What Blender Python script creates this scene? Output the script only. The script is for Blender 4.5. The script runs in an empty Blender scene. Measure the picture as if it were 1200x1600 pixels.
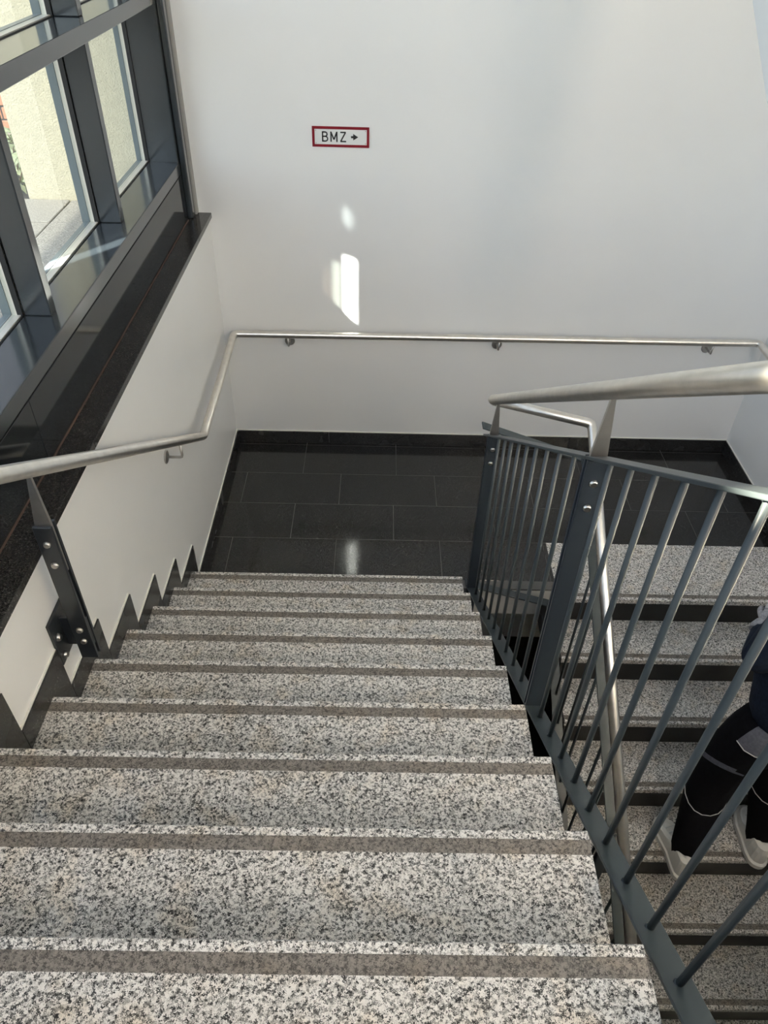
import bpy, bmesh, math, random
from mathutils import Vector, Matrix
from mathutils.bvhtree import BVHTree
random.seed(4)
SC = bpy.context.scene
COL = SC.collection

# ------------------------------------------------------------------ camera, world, lights, exposure
cam_d = bpy.data.cameras.new('camera')
cam = bpy.data.objects.new('camera', cam_d); COL.objects.link(cam); SC.camera = cam
cam_d.sensor_fit = 'VERTICAL'; cam_d.sensor_height = 36.0
cam_d.lens = 1156.06 * 36.0 / 1600.0
cam_d.clip_start = 0.02
Rr = ((0.99972097, 0.00374535, 0.02332271), (0.02005731, -0.65612641, -0.75438441), (0.01247721, 0.75464171, -0.65601845))
cam.matrix_world = Matrix(((Rr[0][0], -Rr[1][0], -Rr[2][0], 0.93311), (Rr[0][1], -Rr[1][1], -Rr[2][1], -4.08858),
                           (Rr[0][2], -Rr[1][2], -Rr[2][2], 2.88835), (0, 0, 0, 1)))
world = bpy.data.worlds.new('sky'); SC.world = world; world.use_nodes = True
wn = world.node_tree.nodes; wl = world.node_tree.links
sky = wn.new('ShaderNodeTexSky'); sky.sky_type = 'NISHITA'; sky.sun_disc = False
sky.sun_elevation = math.radians(65); sky.sun_rotation = math.radians(178); sky.air_density = 1.0; sky.dust_density = 1.5
hz = wn.new('ShaderNodeHueSaturation'); hz.inputs['Saturation'].default_value = 0.55      # hazy bright sky
wl.new(sky.outputs[0], hz.inputs['Color']); wl.new(hz.outputs[0], wn['Background'].inputs[0]); wn['Background'].inputs[1].default_value = 0.215
sun_d = bpy.data.lights.new('sun', 'SUN'); sun_d.energy = 1.0; sun_d.angle = math.radians(0.5); sun_d.color = (1.0, 0.94, 0.84)
sun = bpy.data.objects.new('sun', sun_d); COL.objects.link(sun)
sun.rotation_euler = Vector((0.05, -0.42, 0.91)).to_track_quat('Z', 'Y').to_euler()
SC.view_settings.view_transform = 'Standard'; SC.view_settings.look = 'None'
SC.view_settings.gamma = 1.0; SC.view_settings.use_curve_mapping = False
SC.view_settings.exposure = 1.36
SC.cycles.use_denoising = True
SC.cycles.max_bounces = 10; SC.cycles.diffuse_bounces = 6; SC.cycles.transparent_max_bounces = 16

def beam(name, x, z, w, h, energy, col, dz=-0.76, shape='ELLIPSE'):
    """a shaft of sunlight thrown back by a window across the yard: a narrow collimated lamp out there"""
    d = Vector((0.73, 1.0, dz)); dn = d.normalized()
    ld = bpy.data.lights.new(name, 'AREA'); ld.shape = shape; ld.size = w / 1.238
    xa = Vector((1, -0.73, 0)).normalized(); za = -dn; ya = za.cross(xa)
    ld.size_y = h / abs(ya.z - dz * ya.y); ld.spread = math.radians(0.7); ld.energy = energy; ld.color = col
    lo = bpy.data.objects.new(name, ld); COL.objects.link(lo)
    p = Vector((x, 0, z)) - d * 2.5
    lo.matrix_world = Matrix(((xa.x, ya.x, za.x, p.x), (xa.y, ya.y, za.y, p.y), (xa.z, ya.z, za.z, p.z), (0, 0, 0, 1)))
def fill_shaft(target, frm, size, energy, col):
    """added lamp outdoors: a sun-like shaft on to the right wall, for bounce fill"""
    t, f = Vector(target), Vector(frm); ld = bpy.data.lights.new('fill_shaft', 'AREA'); ld.shape = 'SQUARE'; ld.size = size
    ld.spread = math.radians(1.0); ld.energy = energy; ld.color = col
    lo = bpy.data.objects.new('fill_shaft', ld); COL.objects.link(lo); lo.location = f
    lo.rotation_euler = (f - t).to_track_quat('Z', 'Y').to_euler()
fill_shaft((3.29, -3.5, 2.0), (-2.4, -4.6, 4.9), 1.1, 64.0, (1.0, 0.84, 0.65))
beam('sun_reflection', 0.764, 0.925, 0.064, 0.60, 0.60, (1, 0.98, 0.94), shape='RECTANGLE')
beam('sun_reflection', 0.688, 0.92, 0.046, 0.56, 0.030, (0.98, 1.0, 0.86), shape='RECTANGLE')
beam('sun_reflection', 0.635, 0.92, 0.070, 0.50, 0.006, (1.0, 0.72, 0.55))
beam('sun_reflection', 0.753, 1.45, 0.060, 0.110, 0.0045, (0.92, 1.0, 1.0), -1.15)

# ------------------------------------------------------------------ materials
def mat(name):
    m = bpy.data.materials.new(name); m.use_nodes = True
    return m, m.node_tree.nodes, m.node_tree.links, m.node_tree.nodes['Principled BSDF']
def setp(b, col=None, rough=None, metal=None, spec=None):
    if col: b.inputs['Base Color'].default_value = (*col, 1)
    if rough is not None: b.inputs['Roughness'].default_value = rough
    if metal is not None: b.inputs['Metallic'].default_value = metal
    if spec is not None: b.inputs['Specular IOR Level'].default_value = spec
def tex(n, t, **kw):
    x = n.new(t)
    for k, v in kw.items():
        if k in x.inputs: x.inputs[k].default_value = v
        else: setattr(x, k, v)
    return x
def ramp(n, stops, interp='LINEAR'):
    r = n.new('ShaderNodeValToRGB'); r.color_ramp.interpolation = interp
    e = r.color_ramp.elements
    while len(e) < len(stops): e.new(0.5)
    for i, (p, c) in enumerate(stops): e[i].position = p; e[i].color = (*c, 1)
    return r
def coords(n, l, scale=(1, 1, 1), world_pos=False):
    mp = n.new('ShaderNodeMapping'); mp.inputs['Scale'].default_value = scale
    if world_pos: l.new(n.new('ShaderNodeNewGeometry').outputs['Position'], mp.inputs[0])
    else: l.new(n.new('ShaderNodeTexCoord').outputs['Object'], mp.inputs[0])
    return mp.outputs[0]
def bump(n, l, b, h, strength, dist=0.002):
    bp = n.new('ShaderNodeBump'); bp.inputs['Strength'].default_value = strength; bp.inputs['Distance'].default_value = dist
    l.new(h, bp.inputs['Height']); l.new(bp.outputs[0], b.inputs['Normal'])
def mixc(n, l, f, a, b_, mode='MIX'):
    x = n.new('ShaderNodeMix'); x.data_type = 'RGBA'; x.blend_type = mode
    if hasattr(f, 'links'): l.new(f, x.inputs[0])
    else: x.inputs[0].default_value = f
    for s, v in ((6, a), (7, b_)):
        if hasattr(v, 'links'): l.new(v, x.inputs[s])
        else: x.inputs[s].default_value = (*v, 1)
    return x.outputs[2]

def granite(name, pal, scale=120, rough=0.2, warm=(0.56, 0.5, 0.42)):
    m, n, l, b = mat(name)
    co = coords(n, l, world_pos=True)
    nz = tex(n, 'ShaderNodeTexNoise', Scale=scale * 1.3, Detail=2.0); l.new(co, nz.inputs['Vector'])
    add = n.new('ShaderNodeVectorMath'); add.operation = 'MULTIPLY_ADD'
    l.new(nz.outputs['Color'], add.inputs[0]); add.inputs[1].default_value = (0.012,) * 3; l.new(co, add.inputs[2])
    v = tex(n, 'ShaderNodeTexVoronoi', Scale=scale); l.new(add.outputs[0], v.inputs['Vector'])
    sep = n.new('ShaderNodeSeparateColor'); l.new(v.outputs['Color'], sep.inputs[0])
    # clusters: shift the random value by a broad noise so dark grains gather
    nb = tex(n, 'ShaderNodeTexNoise', Scale=scale * 0.35, Detail=3.0); l.new(co, nb.inputs['Vector'])
    mm = n.new('ShaderNodeMath'); mm.operation = 'MULTIPLY_ADD'; l.new(nb.outputs[0], mm.inputs[0]); mm.inputs[1].default_value = 1.1
    sb = n.new('ShaderNodeMath'); sb.operation = 'SUBTRACT'; l.new(sep.outputs[0], sb.inputs[0]); sb.inputs[1].default_value = 0.55
    l.new(sb.outputs[0], mm.inputs[2])
    r = ramp(n, pal, 'LINEAR'); l.new(mm.outputs[0], r.inputs[0])
    nw = tex(n, 'ShaderNodeTexNoise', Scale=14.0, Detail=2.0); l.new(co, nw.inputs['Vector'])
    rw = ramp(n, [(0.52, (0, 0, 0)), (0.72, (0.55,) * 3)]); l.new(nw.outputs[0], rw.inputs[0])
    warmc = mixc(n, l, 1.0, r.outputs[0], warm, 'MULTIPLY')
    sc = n.new('ShaderNodeVectorMath'); sc.operation = 'SCALE'; l.new(warmc, sc.inputs[0]); sc.inputs['Scale'].default_value = 1.7
    l.new(mixc(n, l, rw.outputs[0], r.outputs[0], sc.outputs[0]), b.inputs['Base Color'])
    setp(b, rough=rough, spec=0.5)
    return m
PAL = [(0.0, (0.03, 0.03, 0.03)), (0.20, (0.07, 0.068, 0.066)), (0.32, (0.24, 0.23, 0.215)), (0.48, (0.46, 0.44, 0.41)), (0.62, (0.74, 0.71, 0.67)), (0.9, (0.84, 0.81, 0.77))]
M_GRAN = granite('polished_speckled_granite', PAL, 290, 0.12)
PALD = [(p, (c[0] * 0.42, c[1] * 0.375, c[2] * 0.33)) for p, c in [(0.0, (0.10,) * 3), (0.25, (0.2,) * 3), (0.5, (0.42,) * 3), (0.8, (0.6,) * 3)]]
M_STRIP = granite('rough_anti_slip_granite', PALD, 300, 0.7)

def black_stone(name, scale, lo, hi, rough):
    m, n, l, b = mat(name)
    co = coords(n, l, world_pos=True)
    v = tex(n, 'ShaderNodeTexVoronoi', Scale=scale); l.new(co, v.inputs['Vector'])
    sep = n.new('ShaderNodeSeparateColor'); l.new(v.outputs['Color'], sep.inputs[0])
    r = ramp(n, [(0.0, lo), (0.6, tuple((a + c) / 2 for a, c in zip(lo, hi))), (0.93, hi), (1.0, tuple(c * 2.2 for c in hi))]); l.new(sep.outputs[0], r.inputs[0])
    nb = tex(n, 'ShaderNodeTexNoise', Scale=5.0, Detail=3.0); l.new(co, nb.inputs['Vector'])
    rr = ramp(n, [(0.3, (rough * 0.8,) * 3), (0.7, (rough * 1.25,) * 3)]); l.new(nb.outputs[0], rr.inputs[0])
    l.new(rr.outputs[0], b.inputs['Roughness']); l.new(r.outputs[0], b.inputs['Base Color'])
    b.inputs['Specular IOR Level'].default_value = 0.45
    return m
M_TILE = black_stone('black_granite_floor', 420, (0.008, 0.008, 0.008), (0.022, 0.021, 0.020), 0.10)
M_SILL = black_stone('black_granite_sill', 330, (0.008, 0.008, 0.008), (0.045, 0.042, 0.039), 0.14)
M_SKIRT = black_stone('dark_granite_skirting', 380, (0.012, 0.012, 0.012), (0.034, 0.033, 0.032), 0.25)

def plain(name, col, rough, metal=0.0, spec=0.5, nscale=0, namt=0.0, bscale=0, bstr=0.0, bdist=0.001, stretch=(1, 1, 1)):
    m, n, l, b = mat(name); setp(b, col, rough, metal, spec)
    if nscale:
        co = coords(n, l, stretch, True); t = tex(n, 'ShaderNodeTexNoise', Scale=nscale, Detail=4.0); l.new(co, t.inputs['Vector'])
        r = ramp(n, [(0.3, tuple(c * (1 - namt) for c in col)), (0.7, tuple(min(1, c * (1 + namt)) for c in col))]); l.new(t.outputs[0], r.inputs[0])
        l.new(r.outputs[0], b.inputs['Base Color'])
    if bscale:
        co = coords(n, l, stretch, True); t = tex(n, 'ShaderNodeTexNoise', Scale=bscale, Detail=5.0); l.new(co, t.inputs['Vector'])
        bump(n, l, b, t.outputs[0], bstr, bdist)
    return m
M_WALL = plain('white_satin_wall_paint', (0.87, 0.86, 0.835), 0.36, nscale=2.2, namt=0.012, bscale=90, bstr=0.06)
M_CEIL = plain('white_ceiling_paint', (0.80, 0.79, 0.77), 0.7)
M_SEAL = plain('cream_sealant', (0.80, 0.78, 0.70), 0.5)
M_FRAME = plain('anthracite_window_enamel', (0.026, 0.031, 0.035), 0.17, nscale=4, namt=0.06)
M_PANEL = plain('anthracite_gloss_panel', (0.016, 0.018, 0.020), 0.07, spec=0.3, nscale=3, namt=0.05)
M_RAIL = plain('slate_blue_railing_paint', (0.036, 0.046, 0.052), 0.36, spec=0.35, nscale=8, namt=0.05)
M_POST = plain('anthracite_post_paint', (0.020, 0.026, 0.034), 0.36, spec=0.4, nscale=8, namt=0.05)
M_STEEL = plain('brushed_stainless_steel', (0.80, 0.76, 0.70), 0.34, 1.0, bscale=300, bstr=0.03, nscale=30, namt=0.06)
M_STEELD = plain('dull_stainless_steel', (0.52, 0.50, 0.47), 0.45, 1.0, nscale=30, namt=0.08)
M_BOLT = plain('zinc_bolt_steel', (0.55, 0.53, 0.50), 0.28, 1.0)
M_RUB = plain('black_gasket_rubber', (0.008, 0.008, 0.009), 0.5)
M_STOP = plain('pale_glazing_spacer', (0.62, 0.60, 0.54), 0.35, 0.3)
M_CAP = plain('grey_outer_cap_enamel', (0.16, 0.19, 0.20), 0.3)
M_BROWN = plain('brown_joint_filler', (0.09, 0.05, 0.035), 0.6)
M_GROUT = plain('grey_grout', (0.105, 0.102, 0.097), 0.8)
M_CONC = plain('grey_painted_concrete', (0.55, 0.54, 0.52), 0.7, nscale=6, namt=0.06)
M_BLACK = plain('black_painted_steel', (0.004, 0.004, 0.005), 0.6)
M_RISER = black_stone('black_granite_riser', 400, (0.004, 0.004, 0.004), (0.009, 0.009, 0.008), 0.45)
M_RED = plain('signal_red_enamel', (0.23, 0.002, 0.012), 0.4)
M_SIGN = plain('white_sign_plate', (0.80, 0.80, 0.77), 0.35)
M_INK = plain('black_sign_print', (0.012, 0.012, 0.012), 0.5)
M_STUCCO = plain('cream_stucco', (0.80, 0.73, 0.54), 0.9, nscale=30, namt=0.05, bscale=150, bstr=0.8, bdist=0.008)
M_PAVE = plain('washed_concrete_paving', (0.40, 0.375, 0.33), 0.9, nscale=150, namt=0.35, bscale=200, bstr=0.5, bdist=0.003)
M_BRICK = plain('orange_clay_brick', (0.72, 0.36, 0.22), 0.85, nscale=40, namt=0.15)
M_LEAF = plain('light_green_foliage', (0.42, 0.46, 0.28), 0.6, nscale=20, namt=0.3)
M_BARK = plain('brown_bark', (0.13, 0.09, 0.06), 0.9, nscale=30, namt=0.3)
M_LILAC = plain('pale_grey_facade', (0.42, 0.42, 0.46), 0.7, nscale=3, namt=0.04)
M_NAVY = plain('navy_knit', (0.009, 0.015, 0.030), 0.9, spec=0.25, nscale=60, namt=0.3, bscale=160, bstr=0.4, bdist=0.002)
M_TROU = plain('black_work_cloth', (0.0035, 0.0035, 0.005), 0.95, spec=0.15, nscale=50, namt=0.3, bscale=30, bstr=0.3, bdist=0.004)
M_GREYC = plain('grey_work_cloth', (0.085, 0.09, 0.115), 0.85, nscale=80, namt=0.2)
M_PIPE = plain('silver_reflective_piping', (0.55, 0.55, 0.55), 0.5)
M_SHOE = plain('black_trainer_fabric', (0.012, 0.012, 0.014), 0.8)
M_SOLE = plain('off_white_rubber_sole', (0.80, 0.78, 0.73), 0.5)
M_GLOVE = plain('grey_knit_glove', (0.36, 0.35, 0.37), 0.9, nscale=120, namt=0.25, bscale=220, bstr=0.5, bdist=0.002)
M_SKIN = plain('skin', (0.55, 0.34, 0.26), 0.5)
M_HAIR = plain('dark_brown_hair', (0.03, 0.02, 0.014), 0.6, bscale=120, bstr=0.5, bdist=0.003)
M_EYE = plain('eye', (0.7, 0.7, 0.7), 0.2)
for m_ in (M_FRAME, M_PANEL):
    b_ = m_.node_tree.nodes['Principled BSDF']; b_.inputs['Coat Weight'].default_value = 0.45 if m_ is M_FRAME else 0.0; b_.inputs['Coat IOR'].default_value = 1.5; b_.inputs['Coat Roughness'].default_value = 0.12 if m_ is M_FRAME else 0.05
def glass_mat():
    m, n, l, b = mat('window_glass')
    n.remove(b); o = n['Material Output']
    tr = n.new('ShaderNodeBsdfTransparent'); tr.inputs[0].default_value = (0.93, 0.96, 0.945, 1)
    gl = n.new('ShaderNodeBsdfGlossy'); gl.inputs['Roughness'].default_value = 0.0; gl.inputs[0].default_value = (1, 1, 1, 1)
    fr = n.new('ShaderNodeFresnel'); fr.inputs[0].default_value = 1.5
    ge = n.new('ShaderNodeNewGeometry'); fm = n.new('ShaderNodeMath'); fm.operation = 'SUBTRACT'; fm.use_clamp = True
    l.new(fr.outputs[0], fm.inputs[0]); l.new(ge.outputs['Backfacing'], fm.inputs[1])
    mx = n.new('ShaderNodeMixShader'); l.new(fm.outputs[0], mx.inputs[0]); l.new(tr.outputs[0], mx.inputs[1]); l.new(gl.outputs[0], mx.inputs[2])
    l.new(mx.outputs[0], o.inputs[0])
    return m
M_GLASS = glass_mat()

# ------------------------------------------------------------------ builders
def empty(name, loc=(0, 0, 0), label=None, cat=None, kind=None, group=None):
    o = bpy.data.objects.new(name, None); COL.objects.link(o); o.location = loc; o.empty_display_size = 0.1
    tag(o, label, cat, kind, group); return o
def tag(o, label=None, cat=None, kind=None, group=None):
    if label: o['label'] = label
    if cat: o['category'] = cat
    if kind: o['kind'] = kind
    if group: o['group'] = group
    return o
def root_loc(o):
    v = Vector(o.location)
    while o.parent: o = o.parent; v = v + Vector(o.location)
    return v
def place(o, parent):
    if parent is not None:
        o.parent = parent; o.location = Vector(o.location) - root_loc(parent)
    return o
def obj(name, me, m, parent=None, loc=(0, 0, 0), smooth=False):
    if isinstance(me, bmesh.types.BMesh):
        b_ = me; me = bpy.data.meshes.new(name); bmesh.ops.recalc_face_normals(b_, faces=b_.faces); b_.to_mesh(me); b_.free()
    if m is not None and not me.materials: me.materials.append(m)
    if smooth:
        for p in me.polygons: p.use_smooth = True
    o = bpy.data.objects.new(name, me); COL.objects.link(o); o.location = loc
    return place(o, parent)
def add_box(bm, x0, x1, y0, y1, z0, z1, bev=0.0, seg=1):
    t = bmesh.new()
    vs = [t.verts.new((x, y, z)) for x in (x0, x1) for y in (y0, y1) for z in (z0, z1)]
    for f in ((0, 1, 3, 2), (4, 6, 7, 5), (0, 4, 5, 1), (2, 3, 7, 6), (0, 2, 6, 4), (1, 5, 7, 3)): t.faces.new([vs[i] for i in f])
    bmesh.ops.recalc_face_normals(t, faces=t.faces)
    if bev: bmesh.ops.bevel(t, geom=list(t.edges), offset=bev, segments=seg, affect='EDGES', profile=0.5)
    merge(bm, t)
def merge(bm, t):
    tmp = bpy.data.meshes.new('tmp'); t.to_mesh(tmp); t.free(); bm.from_mesh(tmp); bpy.data.meshes.remove(tmp)
def box(name, m, x0, x1, y0, y1, z0, z1, parent=None, bev=0.0, seg=1):
    bm = bmesh.new(); add_box(bm, x0, x1, y0, y1, z0, z1, bev, seg); return obj(name, bm, m, parent)
def add_prism(bm, pts, axis, a0, a1, bev=0.0):
    """polygon pts in the plane normal to axis, extruded a0..a1"""
    t = bmesh.new()
    def P(u, v, a): return {0: (a, u, v), 1: (u, a, v), 2: (u, v, a)}[axis]
    A = [t.verts.new(P(u, v, a0)) for u, v in pts]; B = [t.verts.new(P(u, v, a1)) for u, v in pts]
    t.faces.new(A); t.faces.new(B[::-1])
    for i in range(len(pts)):
        j = (i + 1) % len(pts); t.faces.new((A[i], B[i], B[j], A[j]))
    bmesh.ops.recalc_face_normals(t, faces=t.faces)
    if bev: bmesh.ops.bevel(t, geom=list(t.edges), offset=bev, segments=1, affect='EDGES')
    merge(bm, t)
def prism(name, m, pts, axis, a0, a1, parent=None, bev=0.0):
    bm = bmesh.new(); add_prism(bm, pts, axis, a0, a1, bev); return obj(name, bm, m, parent)
def add_tube(bm, pts, r, n=20, caps=True):
    """mitred tube through pts (sharp mitre with a short rounding given by extra points)"""
    pts = [Vector(p) for p in pts]; rings = []; up = None
    for i, p in enumerate(pts):
        d0 = (p - pts[i - 1]).normalized() if i else (pts[1] - p).normalized()
        d1 = (pts[i + 1] - p).normalized() if i < len(pts) - 1 else d0
        t = (d0 + d1).normalized()
        if up is None:
            up = Vector((0, 0, 1)) if abs(t.z) < 0.9 else Vector((0, 1, 0))
        rad = r[i] if isinstance(r, (list, tuple)) else r
        sx = d0.cross(up)
        sx.normalize(); sy = sx.cross(d0)
        up = sy
        ring = []
        for k in range(n):
            a = 2 * math.pi * k / n
            q = p + rad * (math.cos(a) * sx + math.sin(a) * sy)
            # slide along d0 on to the mitre plane
            q = q + d0 * ((p - q).dot(t) / max(0.2, d0.dot(t)))
            ring.append(bm.verts.new(q))
        rings.append(ring)
    for a, b_ in zip(rings, rings[1:]):
        for k in range(n): 
            f = bm.faces.new((a[k], a[(k + 1) % n], b_[(k + 1) % n], b_[k])); f.smooth = True
    if caps:
        bm.faces.new(rings[0][::-1]); bm.faces.new(rings[-1])
def tube(name, m, pts, r, parent=None, n=20):
    bm = bmesh.new(); add_tube(bm, pts, r, n); return obj(name, bm, m, parent)
def add_cyl(bm, p0, p1, r, n=16): add_tube(bm, [p0, p1], r, n)
def bend(pts, d):
    """replace every inner corner by two points at distance d (a small bend)"""
    pts = [Vector(p) for p in pts]; out = [pts[0]]
    for a, p, c in zip(pts, pts[1:], pts[2:]):
        u = p + (a - p).normalized() * d; w = p + (c - p).normalized() * d
        out += [u, (u + w) / 4 + p / 2, w]
    return out + [pts[-1]]
def add_bar(bm, p0, p1, half_w, half_t, side, bev=0.0):
    """flat bar from p0 to p1; side is the unit vector of its width"""
    p0, p1, side = Vector(p0), Vector(p1), Vector(side)
    d = (p1 - p0).normalized(); nrm = d.cross(side).normalized(); t = bmesh.new(); vs = []
    for p in (p0, p1):
        for a, b_ in ((-1, -1), (1, -1), (1, 1), (-1, 1)): vs.append(t.verts.new(p + side * half_w * a + nrm * half_t * b_))
    for f in ((3, 2, 1, 0), (4, 5, 6, 7), (0, 1, 5, 4), (1, 2, 6, 5), (2, 3, 7, 6), (3, 0, 4, 7)): t.faces.new([vs[i] for i in f])
    bmesh.ops.recalc_face_normals(t, faces=t.faces)
    if bev: bmesh.ops.bevel(t, geom=list(t.edges), offset=bev, segments=1, affect='EDGES')
    merge(bm, t)
def bar(name, m, p0, p1, hw, ht, side, parent=None, bev=0.0012):
    bm = bmesh.new(); add_bar(bm, p0, p1, hw, ht, side, bev); return obj(name, bm, m, parent)

# ------------------------------------------------------------------ measured layout (metres; back wall y=0, left wall x=0, landing z=ZF)
R_, T_, Y0, XR = 0.175, 0.2729, -1.4549, 1.385      # riser, going, first nosing, open end of the treads
ZF, W = -0.05, 3.2935
L0, LT, LX0 = -1.388, 0.2685, 1.932                 # lower flight: first nosing, going, its left end
YB, ZT, ZB, ZU = -6.6, 7.3, -2.05, 2.1              # rear wall, ceiling, lower floor, upper landing
ZS = 1.46                                           # sill top
# ------------------------------------------------------------------ room shell
def S(o): o['kind'] = 'structure'; return o
S(box('wall_back', M_WALL, -0.31, W + 0.25, 0.0, 0.25, ZB, ZT))
S(box('wall_left', M_WALL, -0.30, 0.0, YB, 0.0, ZB, ZS - 0.027))
S(box('wall_right', M_WALL, W, W + 0.25, YB, 0.0, ZB, ZT))
wr_ = S(empty('wall_rear', (1.6, YB, 0)))
for q in ((-0.02, W + 0.25, ZB, 2.45), (-0.02, W + 0.25, 6.95, ZT), (-0.02, 0.25, 2.45, 6.95), (W - 0.25, W + 0.25, 2.45, 6.95)): box('wall_panel', M_WALL, q[0], q[1], YB - 0.25, YB, q[2], q[3], wr_)
S(box('ceiling', M_CEIL, -0.32, W + 0.25, YB - 0.25, 0.25, ZT, ZT + 0.2))
S(box('floor_lower', M_TILE, 0.0, W, YB, 0.0, ZB - 0.2, ZB))
fl = S(box('floor', M_CONC, 0.0, W, -1.325, 0.0, ZF - 0.20, ZF - 0.012))
S(box('floor_upper', M_GRAN, 0.0, W, YB, Y0 - 10 * T_ - 0.03 - 0.005, ZU - 0.42, ZU - 0.175 + 0.0))
# landing tiles 60 x 30 in running bond, each its own piece
rows = [(-0.035, 0.0, 0.468), (-0.345, -0.035, 0.468), (-0.645, -0.345, 0.114), (-0.955, -0.645, 0.447), (-1.265, -0.955, 0.115), (-1.452, -1.265, 0.44)]
box('grout_bed', M_GROUT, 0.001, W - 0.001, -1.324, -0.001, ZF - 0.0119, ZF - 0.0008, fl)
g = 0.0014
for y0, y1, off in rows:
    xs = [0.0] + [off + 0.5985 * k for k in range(0, 6) if off + 0.5985 * k < W - 0.03] + [W]
    for a, b_ in zip(xs, xs[1:]):
        bb = b_; yy0 = y0
        if y1 <= -0.95:                       # granite edge of the lower flight begins here
            if a >= LX0: continue
            bb = min(b_, LX0)
        if y0 < -1.326:
            if a >= 1.42: continue
            bb = min(bb, 1.42)
        z1 = ZF + random.uniform(0.0, 0.0005)
        box('tile', M_TILE, a + g, bb - g, yy0 + g, y1 - g, ZF - 0.0115, z1, fl, 0.0006)
# skirting around the landing
def skirt(name, pts_fn, segs, parent):
    for a, b_ in segs:
        x0, x1, y0, y1 = pts_fn(a, b_); box(name, M_SKIRT, x0, x1, y0, y1, ZF, ZF + 0.0876, parent, 0.001)
bbk = S(empty('baseboard_back', (0, 0, ZF)))
js = [0.0125, 0.615, 1.671, 2.230, 2.791, W - 0.0125]
for a, b_ in zip(js, js[1:]): box('skirting_stone', M_SKIRT, a + 0.0006, b_ - 0.0006, -0.012, -0.0005, ZF, ZF + 0.0876, bbk, 0.001)
box('sealant', M_SEAL, 0.0, W, -0.006, -0.0002, ZF + 0.0876, ZF + 0.0925, bbk)
bbr = S(empty('baseboard_right', (W, -1.0, ZF)))
js = [-0.0005, -0.75, -1.36]
for a, b_ in zip(js, js[1:]): box('skirting_stone', M_SKIRT, W - 0.012, W - 0.0005, b_ + 0.0006, a - 0.0006, ZF, ZF + 0.0876, bbr, 0.001)
box('sealant', M_SEAL, W - 0.006, W - 0.0002, -1.36, 0.0, ZF + 0.0876, ZF + 0.0925, bbr)
for k in range(0, 11):                                # stepped skirting down the lower flight, right wall
    yn, zt = L0 - LT * k, ZF - R_ * k
    pts = [(yn - LT + 0.10, zt - 0.175 + 0.0876), (yn + 0.10, zt - 0.175 + 0.0876), (yn + 0.10, zt + 0.0876 if k else zt + 0.0876), (yn + 0.03, zt + 0.0876), (yn - 0.0, zt - 0.0), (yn - 0.0, zt - R_), (yn - LT, zt - R_)]
    pts = [(yn + 0.028, zt + 0.087), (yn - 0.0985, zt + 0.087), (yn - 0.0985, zt - R_ + 0.087), (yn + 0.028 - LT, zt - R_ + 0.087), (yn + 0.028 - LT, zt - R_ + 0.002), (yn - 0.001, zt - R_ + 0.002), (yn - 0.001, zt + 0.002), (yn + 0.028, zt + 0.002)]
    prism('skirting_stone', M_SKIRT, pts, 0, W - 0.011, W - 0.0005, bbr)
bbl = S(empty('baseboard_left', (0, -1.0, ZF)))
HS, WS, TS = 0.0867, 0.0995, 0.0107
js = [-0.0125, -0.70, Y0 + WS]
for a, b_ in zip(js, js[1:]): box('skirting_stone', M_SKIRT, 0.0005, TS + 0.001, b_ + 0.0006, a - 0.0006, ZF, ZF + 0.0876, bbl, 0.001)
box('sealant', M_SEAL, 0.0002, 0.006, Y0 + WS, -0.006, ZF + 0.0876, ZF + 0.0925, bbl)
for i in range(1, 11):                                # one L-shaped stone per step
    yf, yn, nose = Y0 - (i - 1) * T_ + WS, Y0 - i * T_ + WS, Y0 - (i - 1) * T_
    zt, zl = i * R_, ((i - 1) * R_ if i > 1 else ZF)
    e = 0.0007
    pts = [(yn + e, zt + HS), (yf - e, zt + HS), (yf - e, zl + 0.0008), (nose + 0.0008, zl + 0.0008), (nose + 0.0008, zt + 0.0008), (yn + e, zt + 0.0008)]
    prism('skirting_stone', M_SKIRT, pts, 0, 0.0005, TS, bbl, 0.0008)
    box('sealant', M_SEAL, 0.0002, 0.006, yn, yf, zt + HS, zt + HS + 0.005, bbl)

# ------------------------------------------------------------------ upper flight
st = empty('staircase', (0.7, -2.6, 0.0), 'speckled granite stairs descending from the foreground to the black landing, between wall and railing', 'stairs')
def tread(parent, x0, x1, yn, depth, z, thick=0.03):
    """a slab with a shallow groove behind the nosing, and the rough strip lying in it; nosing faces +y (yn)"""
    s = [(yn, z - thick), (yn, z - 0.003), (yn - 0.003, z), (yn - 0.020, z), (yn - 0.020, z - 0.003), (yn - 0.051, z - 0.003), (yn - 0.051, z), (yn - depth, z), (yn - depth, z - thick)]
    t = prism('tread', M_GRAN, s, 0, x0, x1, parent)
    box('anti_slip_strip', M_STRIP, x0 + 0.0, x1 - 0.0, yn - 0.0508, yn - 0.0202, z - 0.0029, z - 0.0008, t)
    return t
for i in range(1, 11):
    yn, z = Y0 - (i - 1) * T_, i * R_
    tread(st, TS * 0.2, XR, yn, T_ + 0.028, z)
    zl = (i - 1) * R_ if i > 1 else ZF
    box('riser', M_RISER, 0.002, XR - 0.012, yn - 0.052, yn - 0.030, zl + 0.0005, z - 0.0305, st)
yn = Y0 - 10 * T_
tread(st, 0.002, XR, yn, 0.30, ZU - 0.175 + 0.0005, 0.03) if False else None
sl = [(Y0 - 0.055, ZF - 0.2), (Y0 - 0.055, R_ - 0.031)]
pr = []
for i in range(1, 11):
    yr = Y0 - (i - 1) * T_ - 0.0525; zl = i * R_ - 0.0305
    pr += [(yr, (i - 1) * R_ - 0.0305 if i > 1 else ZF - 0.1), (yr, zl)]
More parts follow.
